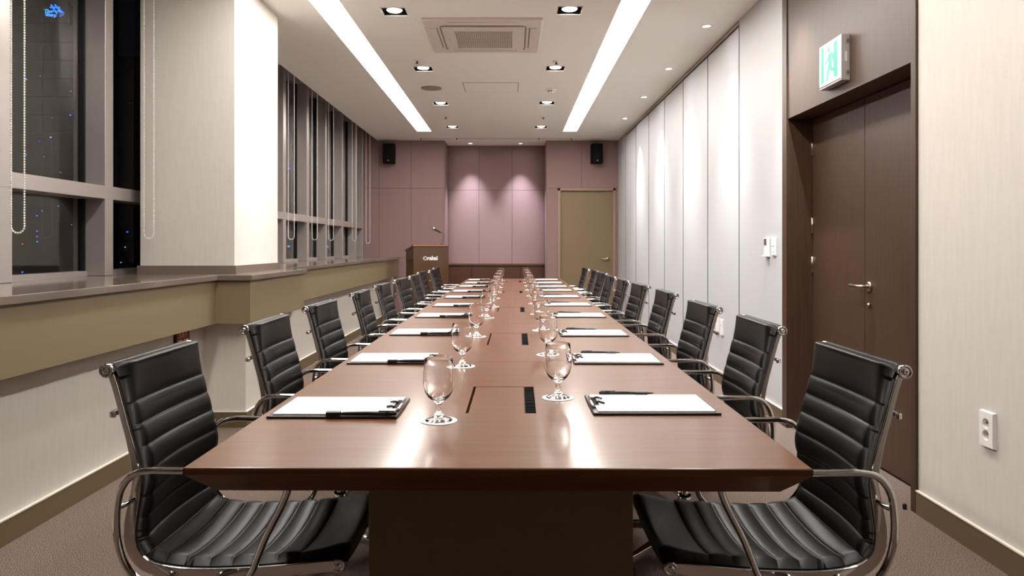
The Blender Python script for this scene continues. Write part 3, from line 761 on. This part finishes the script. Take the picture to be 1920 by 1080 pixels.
sd = thing('smoke_detector', 'round white smoke detector on the ceiling on the door side', 'smoke detector', (.443, 8.11, CH))
MB().lathe([(.064, 0), (.062, -.012), (.052, -.02)], 28).build('base', M['white'], sd)
MB().lathe([(.036, -.02), (.036, -.036), (.030, -.042)], 24).build('sensor_head', M['white'], sd)
q = MB()
for k_ in range(8): a = 2*pi*k_/8; q.box((.0365*cos(a)-.004, .0365*sin(a)-.004, -.034), (.0365*cos(a)+.004, .0365*sin(a)+.004, -.024))
q.build('vent_slots', M['gap'], sd)
spn = None
for i, (x, y, lab) in enumerate(((-.904, 6.86, 'nearest on the window side'), (.424, 6.89, 'nearest on the door side'), (-.906, 9.86, 'second on the window side'), (.431, 9.86, 'second on the door side'), (-.905, 11.78, 'farthest on the window side'), (.44, 11.78, 'farthest on the door side'))):
    if i == 0:
        spn = thing('sprinkler_head', '', 'sprinkler', (x, y, CH), 0, 'ceiling sprinkler heads')
        MB().lathe([(.036, 0), (.034, -.004), (.012, -.005)], 22).build('escutcheon', M['white'], spn)
        MB().lathe([(.006, -.004), (.006, -.026)], 10).lathe([(.016, -.026), (.016, -.028)], 16).build('deflector', M['dark'], spn); o = spn
    else: o = dup(spn, (x, y, CH))
    o['label'] = 'small ceiling sprinkler head, ' + lab
ps = thing('projection_screen', 'slim slot housing of a retracted projection screen in the ceiling before the alcove', 'screen', (-.26, 11.83, CH))
MB().box((-1.27, -.05, -.004), (1.26, .05, 0)).build('slot_cover', M['ceiling'], ps)
MB().box((-1.24, -.008, -.006), (1.23, .008, -.0045)).build('slot', M['gap'], ps)
for s_ in (-1, 1): MB().box((s_*1.24-.01, .015, -.02), (s_*1.24+.01, .035, -.004)).build('end_clip', M['black'], ps)

# ------------------------------------------------------------------ exit sign
EX = XR-.004
ex = thing('exit_sign', 'lit green and white running figure exit sign above the double door', 'sign', (EX, 3.907, 2.16))
# local: x = out of wall (negative), y along, z up ; face at x=-.045
MB().box((-.045, -.133, -.120), (0, .133, .122)).build('housing', M['exitcase'], ex, .002)
MB().box((-.047, -.118, -.104), (-.0445, .128, .116)).build('face', M['exitface'], ex)
fc = ex.children[-1]
MB().box((-.0462, -.128, -.1115), (-.0445, .130, -.1085)).build('face_slot', M['gap'], ex)
def flat(poly, m, nm, par, x=-.0475):
    """poly in (u right along far->near as seen, v up) metres; u grows towards the camera (-y)"""
    return MB().prism([(-u, v) for u, v in poly], x, x+.0012, 'x').build(nm, m, par)
flat([(-.110, -.098), (-.072, -.088), (-.072, .104), (-.110, .112)], M['exitgreen'], 'door_bar', fc)
flat([(.046, -.082), (.094, -.094), (.094, .108), (.046, .098)], M['exitgreen'], 'door_bar', fc)
fg = MB()
fg.prism([(-(-.012+.014*cos(a)), .078+.016*sin(a)) for a in [2*pi*k_/16 for k_ in range(16)]], -.0476, -.0463, 'x')
def limb(pts, wd):
    P_ = [Vector((0, -u, v)) for u, v in pts]; fg.sweep([Vector((-.047, p_.y, p_.z)) for p_ in P_], wd, rect=(1, 1), up=(1, 0, 0))
nst = [0]
def stroke(a, b, wd):
    nst[0] += 1; xo = -.0476-nst[0]*.00015
    a, b = Vector(a), Vector(b); d = (b-a).normalized(); n2 = Vector((-d.y, d.x))*wd/2
    fg.prism([(-(a+n2).x, (a+n2).y), (-(b+n2).x, (b+n2).y), (-(b-n2).x, (b-n2).y), (-(a-n2).x, (a-n2).y)], xo, -.0463, 'x')
stroke((.004, .056), (.004, -.006), .038)          # torso
stroke((-.008, .050), (-.030, .020), .015); stroke((-.030, .024), (-.056, .008), .013)   # arm
stroke((.014, .050), (.038, .038), .014); stroke((.036, .042), (.044, .008), .013)
stroke((.000, .000), (-.016, -.044), .020); stroke((-.015, -.040), (-.036, -.090), .015)   # rear leg
stroke((.006, .000), (.022, -.040), .020); stroke((.018, -.038), (.052, -.042), .015)
fg.build('running_figure', M['exitgreen'], fc)
q = MB()
for z in (.075, .083, .091, -.075, -.083, -.091): q.box((-.018, -.134, z), (-.004, -.1335, z+.004))
q.build('vent_slots', M['gap'], ex)
MB().box((-.026, -.136, -.02), (-.016, -.133, .03)).build('side_latch', M['white'], ex)

# ------------------------------------------------------------------ wall controls and outlets
tc_ = thing('air_conditioner_controller', 'small white remote controller with dark screen on the right wall', 'controller', (XR, 4.985, 1.165))
MB().box((-.022, -.03, -.062), (0, .03, .062)).build('casing', M['white'], tc_, .003)
MB().box((-.0235, -.022, .010), (-.0215, .020, .054)).build('screen', M['screen'], tc_)
MB().box((-.034, -.036, -.070), (0, .036, -.060)).build('cradle', M['white'], tc_, .002)
sw = thing('light_switch', 'white light switch plate beside the dark portal', 'switch', (XR, 4.865, 1.165))
MB().box((-.010, -.037, -.062), (0, .037, .062)).build('plate', M['white'], sw, .002)
for y in (-.016, .016):
    for z in (-.030, .028): MB().box((-.0125, y-.014, z-.024), (-.0095, y+.014, z+.024)).build('rocker', M['white'], sw, .0008)
q = MB()
for y in (-.012, .012):
    for z in (-.036, .002): q.box((-.0132, y-.005, z-.002), (-.0122, y+.005, z+.002))
q.build('indicator', M['screen'], sw)
for y, dz, lab in ((6.20, 0, 'tall narrow white socket plate on the panelled wall, the farther of a pair'), (6.07, 0, 'tall narrow white socket plate on the panelled wall, the nearer of a pair')):
    t = thing('wall_socket', lab, 'socket', (XR, y, .483), 0, 'pair of socket plates')
    MB().box((-.012, -.036, -.066), (0, .036, .066)).build('plate', M['white'], t, .002)
    for z in (.035, .015): MB().lathe([(.006, 0), (.006, .0015)], 12, Matrix.Translation((-.012, 0, z)) @ Rx).build('socket_hole', M['acwhite'], t)
t = thing('power_outlet', 'white double power outlet low on the beige right wall', 'power outlet', (XR, 2.677, .488))
pl_ = MB()
def ringplate(mb, cy, cz, r, y0, y1, z0, z1, x):
    n = 32; vs = []; fs = []
    for k_ in range(n):
        a = 2*pi*k_/n + pi/4; c2_, s2_ = cos(a), sin(a)
        f_ = 1/max(abs(c2_), abs(s2_)); 
        sy = (y1-y0)/2*c2_*f_+(y0+y1)/2; sz_ = (z1-z0)/2*s2_*f_+(z0+z1)/2
        vs += [(x, sy, sz_), (x, cy+r*c2_, cz+r*s2_), (x+.016, cy+r*.92*c2_, cz+r*.92*s2_)]
    for k_ in range(n):
        a, b = 3*k_, 3*((k_+1) % n); fs += [(a, b, b+1, a+1), (a+1, b+1, b+2, a+2)]
    fs.append(tuple(3*k_+2 for k_ in range(n))); mb.add(vs, fs)
for s_ in (-1, 1): ringplate(pl_, 0, s_*.0215, .0195, -.038, .038, (0 if s_ > 0 else -.064), (.064 if s_ > 0 else 0), -.014)
pl_.add([(-.014, -.038, -.064), (-.014, .038, -.064), (-.014, .038, .064), (-.014, -.038, .064), (0, -.041, -.067), (0, .041, -.067), (0, .041, .067), (0, -.041, .067)], [(0, 1, 5, 4), (1, 2, 6, 5), (2, 3, 7, 6), (3, 0, 4, 7)])
o = pl_.build('plate', M['white'], t)
q = MB()
for z in (-.0215, .0215):
    for y in (-.009, .009): q.lathe([(.0022, 0), (.0022, .002)], 10, Matrix.Translation((-.0005, y, z)) @ Rx)
q.build('pin_hole', M['gap'], t)

# ------------------------------------------------------------------ fire extinguisher sign
fs_ = thing('fire_extinguisher_sign', 'red sign with pale lettering and pictograms on the low left wall under the apron', 'sign', (XL, 4.325, .665))
MB().box((0, -.095, -.19), (.012, .095, .03)).build('frame', M['black'], fs_, .002)
MB().box((.012, -.080, -.182), (.014, .085, .022)).build('face', M['red'], fs_)
Mf = Matrix.Translation((.0145, 0, -.032)) @ Matrix.Rotation(pi/2, 4, 'Z') @ Matrix.Rotation(pi/2, 4, 'X')
text_mesh('소화기', .040, M['signgold'], fs_, 'lettering', Mf, .0004)
for y in (-.04, .042):
    q = MB().box((.014, y-.028, -.14), (.0150, y-.020, -.062)).box((.014, y+.020, -.14), (.0150, y+.028, -.062)).box((.014, y-.028, -.066), (.0150, y+.028, -.058))
    q.box((.014, y-.009, -.135), (.0150, y+.009, -.09)); q.build('pictogram', M['signgold'], fs_)
